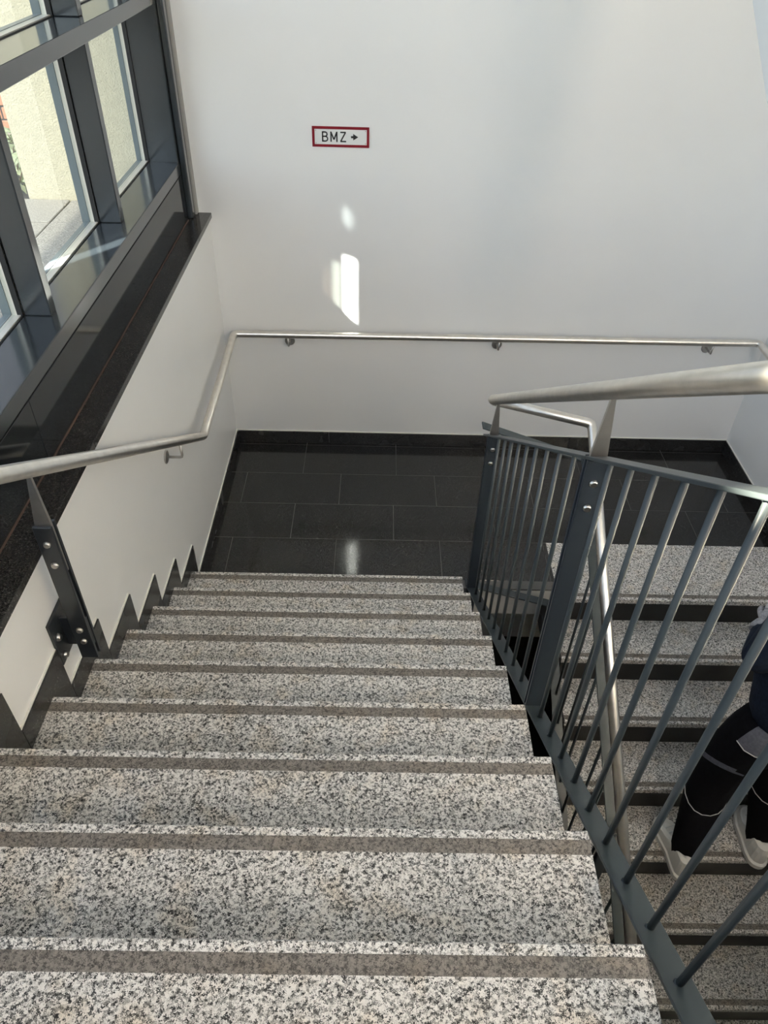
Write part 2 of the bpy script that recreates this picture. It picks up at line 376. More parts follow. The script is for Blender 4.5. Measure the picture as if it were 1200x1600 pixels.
pr += [(Y0 - 10 * T_ - 0.03, 10 * R_ - 0.0305), (Y0 - 10 * T_ - 0.03, 10 * R_ - 0.36), (Y0 - 0.05 - 0.0525, ZF - 0.19)]
bm = bmesh.new(); add_prism(bm, pr, 0, 0.0015, 1.33); obj('stair_slab', bm, M_CONC, st)
# black steel cheek covering the open side of the slab
ck = [(Y0 - 0.06, ZF - 0.18)] + [(a, b_ - 0.002) for a, b_ in pr[1:-2]] + [(Y0 - 10 * T_ - 0.03, 10 * R_ - 0.40), (Y0 - 0.10, ZF - 0.22)]
bm = bmesh.new(); add_prism(bm, ck, 0, 1.3305, 1.3385); obj('stringer', bm, M_BLACK, st)

# ------------------------------------------------------------------ lower flight
lo = empty('staircase', (2.6, -2.8, ZB), 'lower granite stairs with black risers where the person climbs, right of the railing', 'stairs')
# first piece is the granite border let into the landing
s = [(L0, ZF - 0.03), (L0, ZF - 0.003), (L0 + 0.003, ZF), (L0 + 0.018, ZF), (L0 + 0.018, ZF - 0.003), (L0 + 0.044, ZF - 0.003), (L0 + 0.044, ZF), (-0.952, ZF), (-0.952, ZF - 0.0118), (-1.32, ZF - 0.0118), (-1.327, ZF - 0.03)]
t0 = prism('tread', M_GRAN, s, 0, LX0, W - 0.0005, lo)
box('anti_slip_strip', M_STRIP, LX0, W - 0.001, L0 + 0.0182, L0 + 0.0438, ZF - 0.0029, ZF - 0.0008, t0)
box('riser', M_RISER, LX0 + 0.004, W - 0.001, L0 + 0.006, L0 + 0.028, ZF - R_ + 0.0005, ZF - 0.0305, lo)
for k in range(1, 11):
    yn, z = L0 - LT * k, ZF - R_ * k
    s = [(yn, z - 0.03), (yn, z - 0.003), (yn + 0.003, z), (yn + 0.018, z), (yn + 0.018, z - 0.003), (yn + 0.044, z - 0.003), (yn + 0.044, z), (yn + LT + 0.0055, z), (yn + LT + 0.0055, z - 0.03)]
    t0 = prism('tread', M_GRAN, s, 0, LX0, W - 0.0115, lo)
    box('anti_slip_strip', M_STRIP, LX0, W - 0.012, yn + 0.0182, yn + 0.0438, z - 0.0029, z - 0.0008, t0)
    box('riser', M_RISER, LX0 + 0.004, W - 0.0115, yn + 0.006, yn + 0.028, z - R_ + 0.0005, z - 0.0305, lo)
pl = []
for k in range(0, 11):
    yr = L0 - LT * k + 0.0285; zz = ZF - R_ * k - 0.0305
    pl += [(yr, zz), (yr, zz - R_)]
pl[0] = (L0 + 0.0285, ZF - 0.21)
pl[1] = (L0 + 0.0285, ZF - R_ - 0.0305 - 0.0)
pl = [(L0 + 0.06, ZF - 0.21), (L0 + 0.0285, ZF - 0.21)] + pl[1:-1] + [(L0 - LT * 10 + 0.0285, ZB + 0.001), (L0 - LT * 9 + 0.2, ZB + 0.001)]
bm = bmesh.new(); add_prism(bm, pl, 0, LX0 + 0.055, W - 0.013); obj('stair_slab', bm, M_CONC, lo)
bm = bmesh.new(); add_prism(bm, [(a, b_ - 0.003) for a, b_ in pl[:-2]] + pl[-2:], 0, LX0 + 0.045, LX0 + 0.0545); obj('stringer', bm, M_BLACK, lo)

# white solid balustrade of the next flight overhead crosses the upper right
sf = lambda y: 2.636 + 0.678 * (y + 1.667)
S(prism('trim_1', M_CEIL, [(-2.35, sf(-2.35)), (-0.001, sf(-0.001)), (-0.001, sf(-0.001) + 0.95), (-2.35, sf(-2.35) + 0.95)], 0, 1.93, 2.08))

# ------------------------------------------------------------------ window
win = S(empty('window_1', (-0.1, -3.0, ZS)))
YE = YB + 0.02
js = [-0.001, -0.352, -2.123, -3.9, -5.6, YE]
for a, b_ in zip(js, js[1:]): box('sill_stone', M_SILL, -0.30, 0.015, b_ + 0.0008, a - 0.0008, ZS - 0.0268, ZS, win, 0.0015)
js = [-0.125, -2.245, -4.4, YE]
for a, b_ in zip(js, js[1:]): box('panel', M_PANEL, -0.115, -0.0855, b_ + 0.0012, a - 0.0012, ZS + 0.003, 1.6885, win, 0.0012)
box('joint_filler', M_BROWN, -0.0855, -0.0815, YE, -0.125, ZS, ZS + 0.0045, win)
box('bottom_rail', M_FRAME, -0.245, -0.086, YE, -0.125, 1.692, 1.748, win, 0.003, 2)
MY = [-0.952, -1.802, -2.652, -3.502, -4.352, -5.202, -6.052]
TZ = [(2.412, 2.468), (3.35, 3.406), (4.30, 4.356), (5.25, 5.306), (6.20, 6.256)]
for a, b_ in TZ: box('transom', M_FRAME, -0.245, -0.088, YE, -0.125, a, b_, win, 0.003, 2)
zs = [1.748] + [v for ab in TZ for v in ab] + [ZT - 0.01]
for y in MY:
    for z0, z1 in zip(zs[::2], zs[1::2]):
        box('mullion', M_FRAME, -0.236, -0.146, y - 0.024, y + 0.024, z0, z1, win, 0.004, 2)
box('jamb', M_FRAME, -0.245, -0.092, -0.124, -0.002, ZS, ZT - 0.01, win, 0.004, 2)
box('jamb_cover', M_FRAME, -0.0918, -0.060, -0.108, -0.040, ZS + 0.001, ZT - 0.01, win, 0.010, 3)
box('plaster_stop', plain('grey_plaster_stop', (0.30, 0.29, 0.27), 0.5), -0.0918, -0.052, -0.0395, -0.0005, ZS + 0.001, ZT - 0.01, win, 0.003)
edges = [-0.124] + MY + [YE]
for z0, z1 in zip(zs[::2], zs[1::2]):
    for i, (a, b_) in enumerate(zip(edges, edges[1:])):
        hi = a - (0.024 if i else 0.0); lo_ = b_ + (0.024 if b_ != YE else 0.0)
        for nm, m_, x0, x1, wd, wb in (('gasket', M_RUB, -0.254, -0.2362, 0.008, 0.003), ('spacer', M_STOP, -0.272, -0.2545, 0.007, 0.006), ('outer_stop', M_CAP, -0.296, -0.2725, 0.010, 0.008)):
            bm = bmesh.new()
            top = z1; bot = z0
            add_box(bm, x0, x1, lo_, lo_ + wd, bot, top); add_box(bm, x0, x1, hi - wd, hi, bot, top)
            add_box(bm, x0 + (0.013 if nm == 'gasket' else 0), x1 + (0.0125 if nm == 'spacer' else 0), lo_ + wd, hi - wd, bot, bot + wb); add_box(bm, x0, x1, lo_ + wd, hi - wd, top - wb, top)
            obj(nm, bm, m_, win)
        box('pane', M_GLASS, -0.266, -0.260, lo_ + 0.0075, hi - 0.0075, z0 + 0.0065, z1 - 0.0065, win)
for y in MY: box('outer_cap', M_CAP, -0.306, -0.2965, y - 0.027, y + 0.027, 1.70, ZT - 0.01, win)
for a, b_ in [(1.69, 1.745)] + [(p - 0.002, q + 0.002) for p, q in TZ]: box('outer_cap', M_CAP, -0.306, -0.2965, YE, -0.10, a, b_, win)

win2 = S(empty('window_unseen', (1.6, YB - 0.15, 2.45)))     # unseen, added over the upper landing to let in light from behind
for x in (0.27, 1.23, 2.06, W - 0.27): box('mullion', M_FRAME, x - 0.02, x + 0.02, YB - 0.18, YB - 0.10, 2.45, 6.95, win2, 0.003)
for z in (2.47, 3.55, 4.65, 5.80, 6.93): box('transom', M_FRAME, 0.29, W - 0.29, YB - 0.17, YB - 0.11, z - 0.019, z + 0.019, win2, 0.003)
for x0, x1 in ((0.29, 1.21), (1.25, 2.04), (2.08, W - 0.29)):
    for z0, z1 in ((2.49, 3.53), (3.57, 4.63), (4.67, 5.78), (5.82, 6.91)): box('pane', M_GLASS, x0, x1, YB - 0.143, YB - 0.137, z0, z1, win2)

def fill_globe(x, y, z, watts, label):
    """added fill light: a globe on a rod from the ceiling that glows itself"""
    t = empty('fill_globe', (x, y, ZT), label, 'lamp'); r = 0.26
    bm = bmesh.new(); add_tube(bm, [(x, y, ZT - 0.001), (x, y, ZT - 0.03)], [0.06, 0.05], 20); obj('canopy', bm, M_STEELD, t)
    tube('rod', M_STEELD, [(x, y, ZT - 0.03), (x, y, z + r * 0.96)], 0.008, t, 10)
    m, n, l, b = mat('fill_light_glow'); setp(b, (0.9, 0.88, 0.84), 0.4); b.inputs['Emission Color'].default_value = (1.0, 0.80, 0.60, 1)
    b.inputs['Emission Strength'].default_value = watts / (math.pi * 4 * math.pi * r * r)
    bm = bmesh.new(); bmesh.ops.create_uvsphere(bm, u_segments=32, v_segments=20, radius=r); bmesh.ops.translate(bm, verts=bm.verts, vec=(x, y, z)); obj('globe', bm, m, t, smooth=True)
fill_globe(2.5, -5.2, 3.6, 42.0, 'added fill light, an unseen glowing globe over the upper landing behind the viewer')  # unseen globe, added to brighten the lower walls

# ------------------------------------------------------------------ railing between the two flights (one welded and bolted piece)
rl = empty('stair_railing', (1.43, -1.55, ZF), 'slate blue steel railing with round bars and a stainless handrail between the two stair flights', 'railing')
XA, XB = 1.430, 1.872
zt = lambda y: 1.292 - 0.655 * (y + 1.817)              # top of the top bar, upper flight
zb = lambda y: 0.252 - 0.6455 * (y + 1.655)             # top of the bottom bar
zh = lambda y: 1.428 - 0.652 * (y + 1.755)              # handrail axis
YA1, YA2, YA3, YTOP = -1.515, -2.757, -3.845, -4.30
ht = 0.004
bar('top_bar', M_RAIL, (XA, -1.40, zt(-1.40) - ht), (XA, YTOP, zt(YTOP) - ht), 0.025, ht, (1, 0, 0), rl)
bar('bottom_bar', M_RAIL, (XA, -1.50, zb(-1.50) - ht), (XA, YTOP, zb(YTOP) - ht), 0.025, ht, (1, 0, 0), rl)
def baluster(x, y, z0, z1, r=0.0065):
    bm = bmesh.new(); add_cyl(bm, (0, 0, 0), (0, 0, z1 - z0), r, 12); add_tube(bm, [(0, 0, 0), (0, 0, 0.004)], [r * 1.45, r * 1.05], 12)
    return obj('baluster', bm, M_RAIL, rl, (x, y, z0))
ys = [-1.640, -1.758, -1.877, -1.993, -2.110, -2.229, -2.352, -2.475, -2.600] + [-2.841 - 0.1065 * k for k in range(0, 9)] + [-3.93 - 0.11 * k for k in range(3)]
for y in ys: baluster(XA, y, zb(y) - 0.001, zt(y) - 0.006)
# lower flight side: parallel to that flight
zh2 = lambda y: 1.085 + 0.62 * (y + 1.42)
zt2 = lambda y: zh2(y) - 0.137
zb2 = lambda y: zt2(y) - 0.93
YB1, YB2, YB3, YEND = -1.50, -2.75, -3.95, -4.30
bar('top_bar', M_RAIL, (XB, -1.42, zt2(-1.42) - ht), (XB, YEND, zt2(YEND) - ht), 0.025, ht, (1, 0, 0), rl)
bar('bottom_bar', M_RAIL, (XB, -1.46, zb2(-1.46) - ht), (XB, YEND, zb2(YEND) - ht), 0.025, ht, (1, 0, 0), rl)
y = -1.62
while y > -4.25:
    if min(abs(y - YB2), abs(y - YB3)) > 0.05: baluster(XB, y, zb2(y) - 0.001, zt2(y) - 0.006)
    y -= 0.118
# return across the head of the well
YR = -1.375
ra, rb = Vector((XA - 0.03, YR, zt(YR) + 0.030)), Vector((XB + 0.025, YR, zt2(YR) + 0.004))
ra.z = 1.048; rb.z = 0.868
bar('return_top_bar', M_RAIL, ra, rb, 0.025, ht, (0, 1, 0), rl)
ca, cb = Vector((XA - 0.01, YR, 0.045)), Vector((XB + 0.02, YR, -0.105))
bar('return_bottom_bar', M_RAIL, ca, cb, 0.025, ht, (0, 1, 0), rl)
for k in range(1, 4):
    f = k / 4; p = ra.lerp(rb, f); q = ca.lerp(cb, f); baluster(q.x, YR, q.z + 0.003, p.z - 0.003)
# handrail: down the upper flight, across, down the lower flight
hp = [(XA, YTOP, zh(YTOP)), (XA, -1.405, zh(-1.405)), (XB - 0.005, -1.415, 1.095), (XB, YEND, zh2(YEND))]
bm = bmesh.new(); add_tube(bm, [hp[0], (XA, -1.384, zh(-1.384))], 0.0212, 28); add_tube(bm, bend([(XA - 0.004, -1.408, zh(-1.405) - 0.002)] + hp[2:], 0.022), 0.0211, 28)
obj('handrail', bm, M_STEEL, rl)
def post(x, y, z0, z1, zrail, xs, name='post'):
    """two flats bolted together; the blade of the handrail bracket rises out of the slot between them"""
    bm = bmesh.new()
    add_box(bm, x - 0.025, x + 0.025, y - 0.0140, y - 0.0050, z0, z1, 0.001)
    add_box(bm, x - 0.025, x + 0.025, y + 0.0050, y + 0.0140, z0, z1, 0.001)
    add_box(bm, x - 0.021, x + 0.021, y - 0.0050, y + 0.0050, z0 + 0.01, z0 + 0.10)
    p = obj(name, bm, M_POST, rl)
    for zz in (z1 - 0.062, z1 - 0.135):
        bm = bmesh.new(); add_tube(bm, [(x, y - 0.0138, zz), (x, y - 0.0160, zz), (x, y - 0.0215, zz)], [0.0105, 0.0105, 0.0075], 14)
        obj('screw', bm, M_BOLT, p)
    br = prism('handrail_bracket', M_STEELD, [(x - 0.019, z1 - 0.16), (x + 0.019, z1 - 0.16), (x + 0.019, z1 + 0.012), (x + 0.0045 + xs, zrail - 0.014), (x - 0.0045 + xs, zrail - 0.014), (x - 0.019, z1 + 0.012)], 1, y - 0.004, y + 0.004, rl)
    return p
for y in (YA1, YA2, YA3): post(XA, y, zb(y) - 0.012 if y != YA1 else 0.10, zt(y) - 0.004, zh(y), 0.0)
for y in (YB1, YB2, YB3): post(XB, y, zb2(y) - 0.03, zt2(y) - 0.004, zh2(y), 0.0)
for x0, x1, y, z in ((1.339, 1.40, YA2, zb(YA2) - 0.16), (1.339, 1.40, YA3, zb(YA3) - 0.16), (XB + 0.01, LX0 + 0.047, YB2, zb2(YB2) - 0.1), (XB + 0.01, LX0 + 0.047, YB3, zb2(YB3) - 0.1)):
    box('mounting_bracket', M_BLACK, x0, x1, y - 0.03, y + 0.03, z - 0.055, z + 0.055, rl, 0.002)
box('mounting_bracket', M_BLACK, 1.405, 1.455, -1.529, -1.326, -0.14, -0.055, rl, 0.002)
box('post_foot', M_POST, 1.407, 1.453, -1.528, -1.502, -0.056, 0.11, rl, 0.001)
box('mounting_bracket', M_BLACK, XB - 0.025, XB + 0.025, -1.514, -1.326, -0.24, -0.15, rl, 0.002)

# ------------------------------------------------------------------ handrail fixed to the walls
wh = empty('wall_handrail', (0.075, -1.0, 0.76), 'brushed stainless handrail tube running down the left wall and along the white back wall', 'handrail')
zl_ = lambda y: 0.742 - 0.640 * (y + 1.072)
hp = [(0.075, -4.6, zl_(-4.6)), (0.075, -1.072, 0.742), (0.075, -0.078, 0.782), (3.215, -0.078, 0.797), (3.215, -1.25, 0.797), (3.215, -4.1, 0.797 - 2.85 * 0.65)]
tube('handrail', M_STEEL, bend(hp, 0.024), 0.0212, wh, 28)
def wall_bracket(rose, nrm, tip):
    rose, nrm, tip = Vector(rose), Vector(nrm), Vector(tip)
    bm = bmesh.new(); add_tube(bm, [rose, rose + nrm * 0.004, rose + nrm * 0.006], [0.031, 0.031, 0.028], 20)
    b_ = obj('wall_bracket', bm, M_STEELD, wh)
    a = Vector((tip.x, tip.y, rose.z)); pts = bend([rose + nrm * 0.004, a, tip], 0.012)
    tube('bracket_arm', M_STEELD, pts, 0.006, b_, 10)
    return b_
for x, z in ((0.395, 0.706), (1.658, 0.712), (2.944, 0.719)):
    wall_bracket((x, -0.001, z), (0, -1, 0), (x, -0.078, z + 0.06))
wall_bracket((0.001, -1.452, 0.895), (1, 0, 0), (0.075, -1.452, zl_(-1.452) - 0.018))
wall_bracket((W - 0.001, -0.75, 0.71), (-1, 0, 0), (3.215, -0.75, 0.78))
# short post bolted to the wall under the sloping rail
PX, PY, PZ0, PZ1 = 0.066, -2.650, 1.035, 1.572
bm = bmesh.new()
add_box(bm, PX - 0.025, PX + 0.025, PY - 0.0165, PY - 0.0065, PZ0, PZ1, 0.001)
add_box(bm, PX - 0.025, PX + 0.025, PY + 0.0065, PY + 0.0165, PZ0, PZ1 + 0.004, 0.001)
M_POSTD = plain('near_black_post_paint', (0.015, 0.018, 0.022), 0.28)
wp = obj('wall_post', bm, M_POSTD, wh)
for zz in (PZ1 - 0.058, PZ1 - 0.135, 1.165, 1.115):
    bm = bmesh.new(); add_tube(bm, [(PX, PY - 0.0163, zz), (PX, PY - 0.019, zz), (PX, PY - 0.0245, zz)], [0.0105, 0.0105, 0.0075], 14); obj('screw', bm, M_STEELD, wp)
box('wall_plate', M_POSTD, 0.0008, 0.010, -2.717, -2.587, 1.060, 1.235, wh, 0.001)
box('post_arm', M_POSTD, 0.010, 0.088, PY - 0.0062, PY + 0.0062, 1.085, 1.205, wh, 0.001)
for yy, zz in ((-2.695, 1.165), (-2.605, 1.19), (-2.695, 1.085), (-2.605, 1.085)):
    bm = bmesh.new(); add_tube(bm, [(0.0095, yy, zz), (0.014, yy, zz), (0.021, yy, zz)], [0.0125, 0.0125, 0.0085], 14); obj('bolt', bm, M_BOLT, wh)
prism('bracket_blade', M_STEELD, [(PX - 0.022, PZ1 - 0.17), (PX + 0.022, PZ1 - 0.17), (PX + 0.022, PZ1), (PX + 0.013, zl_(PY) - 0.02), (PX + 0.003, zl_(PY) - 0.02), (PX - 0.022, PZ1)], 1, PY - 0.0045, PY + 0.0045, wh)

# ------------------------------------------------------------------ sign
sg = empty('direction_sign', (0.722, -0.002, 1.855), 'small white BMZ sign with red border and black arrow on the back wall', 'sign')
SX0, SX1, SZ0, SZ1 = 0.577, 0.867, 1.8065, 1.9025
box('plate', M_SIGN, SX0 + 0.002, SX1 - 0.002, -0.0040, -0.0008, SZ0 + 0.002, SZ1 - 0.002, sg)
bm = bmesh.new(); fb = 0.0125
add_box(bm, SX0, SX1, -0.0052, -0.0006, SZ0, SZ0 + fb, 0.0006); add_box(bm, SX0, SX1, -0.0052, -0.0006, SZ1 - fb, SZ1, 0.0006)
add_box(bm, SX0, SX0 + fb, -0.0052, -0.0006, SZ0 + fb, SZ1 - fb, 0.0); add_box(bm, SX1 - fb, SX1, -0.0052, -0.0006, SZ0 + fb, SZ1 - fb, 0.0)
obj('border', bm, M_RED, sg)
def stroke(bm, pts, w=0.0066, closed=False):
    for a, b_ in zip(pts, pts[1:]):
        add_bar(bm, (a[0], -0.0044, a[1]), (b_[0], -0.0044, b_[1]), 0.0005, w / 2, (0, 1, 0))
def arc(cx, cz, rx, rz, a0, a1, n=10): return [(cx + rx * math.cos(math.radians(a0 + (a1 - a0) * i / n)), cz + rz * math.sin(math.radians(a0 + (a1 - a0) * i / n))) for i in range(n + 1)]
LH = 0.0425; lb = 1.834
def letter(name, polys, x):
    bm = bmesh.new()
    for p in polys: stroke(bm, [(x + a, lb + b_) for a, b_ in p])
    return obj(name, bm, M_INK, sg)
h2 = LH * 0.53
letter('lettering', [[(0.0026, -0.0026), (0.0026, LH + 0.0026)],
    [(0.0, LH)] + [(0.016, LH)] + arc(0.016, (LH + h2) / 2, 0.0095, (LH - h2) / 2, 90, -90)[1:] + [(0.0, h2)],
    [(0.016, h2)] + arc(0.0165, h2 / 2, 0.0115, h2 / 2, 90, -90)[1:] + [(0.0, 0.0)]], 0.6275)
letter('lettering', [[(0.0026, -0.0026), (0.0026, LH + 0.0026)], [(0.0026, LH + 0.001), (0.0175, 0.008), (0.0324, LH + 0.001)], [(0.0324, -0.0026), (0.0324, LH + 0.0026)]], 0.6700)
letter('lettering', [[(0.001, LH), (0.029, LH)], [(0.0275, LH), (0.0025, 0.0)], [(0.001, 0.0), (0.0305, 0.0)]], 0.7190)
prism('arrow', M_INK, [(0.7745, 1.851), (0.7855, 1.851), (0.7855, 1.8405), (0.811, 1.8555), (0.7855, 1.8705), (0.7855, 1.860), (0.7745, 1.860)], 1, -0.0049, -0.0039, sg)
for x in (SX0 + 0.019, SX1 - 0.019):
    for z in (SZ0 + 0.0185, SZ1 - 0.0185):
        bm = bmesh.new(); add_cyl(bm, (x, -0.0039, z), (x, -0.0056, z), 0.0026, 10); obj('screw', bm, M_STEELD, sg)

# ------------------------------------------------------------------ outdoors
S(box('wall_outside', M_STUCCO, -0.965, -0.3105, 0.03, 0.35, 1.30, ZT + 0.4))
ps = S(empty('floor_outside', (-2.0, -2.0, 1.46)))
bed = box('mortar_bed', M_GROUT, -7.0, -0.320, -8.0, 6.0, 1.30, 1.470, ps)
for ix in range(0, 8):
    for iy in range(-9, 9):
        x1 = -0.743 - 0.5 * (ix - 1) if ix else -0.322; x0 = -0.743 - 0.5 * ix
        y0 = -0.80 + 0.5 * iy
        if x1 > -0.32: continue
        if y0 + 0.5 > 0.02 and x0 > -0.97: 
            if y0 > 0.0: continue
        z = 1.497 + random.uniform(-0.002, 0.002)
        yy1 = min(y0 + 0.496, 0.028) if (x1 > -0.965 and y0 < 0.35) else y0 + 0.496
        if yy1 - y0 < 0.02: continue
        box('paving_slab', M_PAVE, x0 + 0.004, x1 - 0.004, y0, yy1, 1.471, z, ps, 0.003)
ow = empty('brick_wall', (-2.4, 1.36, 1.497), 'low orange brick garden wall seen past the cream pier outside', 'wall')
bme = None
for r_ in range(4):
    for c_ in range(12):
        x = -4.3 + 0.26 * c_ + (0.13 if r_ % 2 else 0)
        if bme is None: b0 = box('brick', M_BRICK, 0, 0.25, 0, 0.12, 0, 0.07, None, 0.004); bme = b0.data; b0.location = (x, 1.30, 1.50); place(b0, ow)
        else: obj('brick', bme, M_BRICK, ow, (x, 1.30, 1.50 + 0.08 * r_))
box('mortar', M_GROUT, -4.29, -1.21, 1.306, 1.414, 1.498, 1.812, ow)
sh = empty('shrub', (-1.25, 0.6, 1.5), 'low pale green groundcover plant beside the cream pier outside', 'plant')
bm = bmesh.new(); bs = bmesh.new()
for k in range(26):
    f = random.random(); b0 = Vector((-1.05 - 0.38 * f + random.uniform(-0.05, 0.05), 0.12 + 0.95 * f, 1.497))
    tip = b0 + Vector((random.uniform(-0.08, 0.08), random.uniform(-0.08, 0.08), random.uniform(0.05, 0.14)))
    add_tube(bs, [b0, tip], [0.005, 0.003], 5)
    for j in range(12):
        c = b0.lerp(tip, random.uniform(0.3, 1.0)) + Vector([random.uniform(-0.05, 0.05) for _ in range(3)])
        u = Vector([random.uniform(-1, 1) for _ in range(3)]).normalized(); v = u.orthogonal().normalized()
        l_ = random.uniform(0.018, 0.035)
        c.z = max(c.z, 1.515)
        f_ = bm.faces.new([bm.verts.new(c - u * l_), bm.verts.new(c + v * l_ * 0.45 + Vector((0, 0, 0.006))), bm.verts.new(c + u * l_), bm.verts.new(c - v * l_ * 0.45 + Vector((0, 0, 0.006)))])
lf = obj('foliage', bm, M_LEAF, sh); lf['kind'] = 'stuff'
sm0 = obj('stem', bs, M_BARK, sh); sm0['kind'] = 'stuff'
bd = empty('building', (-5.0, 3.3, 1.46), 'pale grey panelled building behind the brick wall outside the window', 'building')
box('wall', M_LILAC, -10.0, -1.1, 3.3, 5.5, 1.461, 6.5, bd)
for i in range(7):
    for j in range(7):
        box('facade_panel', M_LILAC, -10.0 + 1.27 * i + 0.008, -10.0 + 1.27 * i + 1.262, 3.26, 3.299, 1.52 + 0.7 * j + 0.006, 1.52 + 0.7 * j + 0.694, bd, 0.004)
S(box('ground_outside', M_PAVE, -40.0, -7.0, -30.0, 40.0, 1.2, 1.46))
S(box('ground_outside', M_PAVE, -7.0, -0.33, 6.0, 40.0, 1.2, 1.46))
# ------------------------------------------------------------------ the person climbing the lower flight
pe = empty('person', (2.63, -2.33, ZF - 4 * R_), 'person in navy sweater, black work trousers and white-soled shoes climbing the lower stairs', 'person')
def skin(name, verts, edges, radii, m, parent, levels=2, root=0):
    me = bpy.data.meshes.new(name + '_cage'); me.from_pydata([tuple(v) for v in verts], edges, []); me.update()
    o = bpy.data.objects.new(name + '_cage', me); COL.objects.link(o)
    md = o.modifiers.new('skin', 'SKIN'); md.use_smooth_shade = True
    for i, r in enumerate(radii):
        v = me.skin_vertices[0].data[i]; v.radius = (r, r) if not isinstance(r, tuple) else r; v.use_root = (i == root)
    sb = o.modifiers.new('sub', 'SUBSURF'); sb.levels = levels; sb.render_levels = levels
    bpy.context.view_layer.update()
    ev = o.evaluated_get(bpy.context.evaluated_depsgraph_get())
    out = bpy.data.meshes.new_from_object(ev); out.name = name
    bpy.data.objects.remove(o); bpy.data.meshes.remove(me)
    out.materials.clear()
    for p in out.polygons: p.use_smooth = True
    if m is None: return out
    return obj(name, out, m, parent)
ZT4 = ZF - 4 * R_                                   # the tread both feet stand on
hipL, hipR = Vector((2.545, -2.335, 0.12)), Vector((2.735, -2.335, 0.12))
kneL, kneR = Vector((2.497, -2.325, -0.30)), Vector((2.815, -2.290, -0.30))
ankL, ankR = Vector((2.470, -2.440, ZT4 + 0.10)), Vector((2.865, -2.365, ZT4 + 0.10))
pel = Vector((2.64, -2.335, 0.215)); wai = Vector((2.64, -2.325, 0.40)); che = Vector((2.645, -2.28, 0.64)); nek = Vector((2.65, -2.235, 0.83)); hed = Vector((2.65, -2.19, 0.93))
shL, shR = Vector((2.50, -2.245, 0.765)), Vector((2.82, -2.265, 0.765))
elL, elR = Vector((2.448, -2.275, 0.550)), Vector((2.91, -2.36, 0.50))
wrL, wrR = Vector((2.555, -2.085, 0.560)), Vector((2.90, -2.18, 0.37))
# body: one continuous surface under the clothes
bv = [pel, wai, che, nek, hed, shL, elL, wrL, shR, elR, wrR, hipL, kneL, ankL, hipR, kneR, ankR]
be = [(0, 1), (1, 2), (2, 3), (3, 4), (2, 5), (5, 6), (6, 7), (2, 8), (8, 9), (9, 10), (0, 11), (11, 12), (12, 13), (0, 14), (14, 15), (15, 16)]
br_ = [0.10, 0.095, 0.105, 0.055, 0.05, 0.06, 0.043, 0.030, 0.06, 0.043, 0.030, 0.085, 0.058, 0.042, 0.085, 0.058, 0.042]
skin('body', bv, be, br_, M_SKIN, pe)
# trousers
def mid(a, b, f, d=(0, 0, 0)): return a.lerp(b, f) + Vector(d)
tv = [pel, pel + Vector((0, 0, 0.12)), hipL, mid(hipL, kneL, 0.5, (0, 0.008, 0)), kneL, mid(kneL, ankL, 0.45, (0, -0.02, 0)), ankL + Vector((0, 0.0, 0.03)), ankL + Vector((0.0, -0.050, -0.115)),
      hipR, mid(hipR, kneR, 0.5, (0, 0.008, 0)), kneR, mid(kneR, ankR, 0.45, (0, -0.02, 0)), ankR + Vector((0, 0.0, 0.03)), ankR + Vector((0.0, -0.050, -0.115))]
te = [(0, 1), (0, 2), (2, 3), (3, 4), (4, 5), (5, 6), (6, 7), (0, 8), (8, 9), (9, 10), (10, 11), (11, 12), (12, 13)]
tr_ = [0.145, 0.14, 0.122, 0.115, 0.100, 0.093, 0.078, 0.070, 0.122, 0.115, 0.100, 0.093, 0.078, 0.070]
tro = skin('trousers', tv, te, tr_, M_TROU, pe)
for v in tro.data.vertices: v.co.z = max(v.co.z, ZT4 + 0.030)
# sweater
sv = [pel + Vector((0, 0, -0.005)), wai, che, nek - Vector((0, 0, 0.05)), nek, shL, mid(shL, elL, 0.5), elL, mid(elL, wrL, 0.5), wrL, shR, mid(shR, elR, 0.5), elR, mid(elR, wrR, 0.5), wrR]
se = [(0, 1), (1, 2), (2, 3), (3, 4), (2, 5), (5, 6), (6, 7), (7, 8), (8, 9), (2, 10), (10, 11), (11, 12), (12, 13), (13, 14)]
sr_ = [(0.165, 0.158), 0.160, 0.165, 0.085, 0.066, 0.092, 0.078, 0.072, 0.060, 0.047, 0.092, 0.078, 0.072, 0.060, 0.047]
swe = skin('sweater', sv, se, sr_, M_NAVY, pe)
def cut(me_src, planes, keep=None):
    """copy of a mesh trimmed by planes (co, no): the side the normal points to is removed"""
    b_ = bmesh.new(); b_.from_mesh(me_src)
    for co, no in planes:
        bmesh.ops.bisect_plane(b_, geom=b_.verts[:] + b_.edges[:] + b_.faces[:], plane_co=co, plane_no=no, clear_outer=True)
    if keep:
        dl = [f for f in b_.faces if not keep(f.calc_center_median())]
        bmesh.ops.delete(b_, geom=dl, context='FACES')
    return b_
def shell(name, b_, off, m, parent):
    b_.normal_update()
    top = {v: v.co + v.normal * off for v in b_.verts}
    for v, c in top.items(): v.co = c
    me = bpy.data.meshes.new(name); b_.to_mesh(me); b_.free()
    for p in me.polygons: p.use_smooth = True
    return obj(name, me, m, parent)
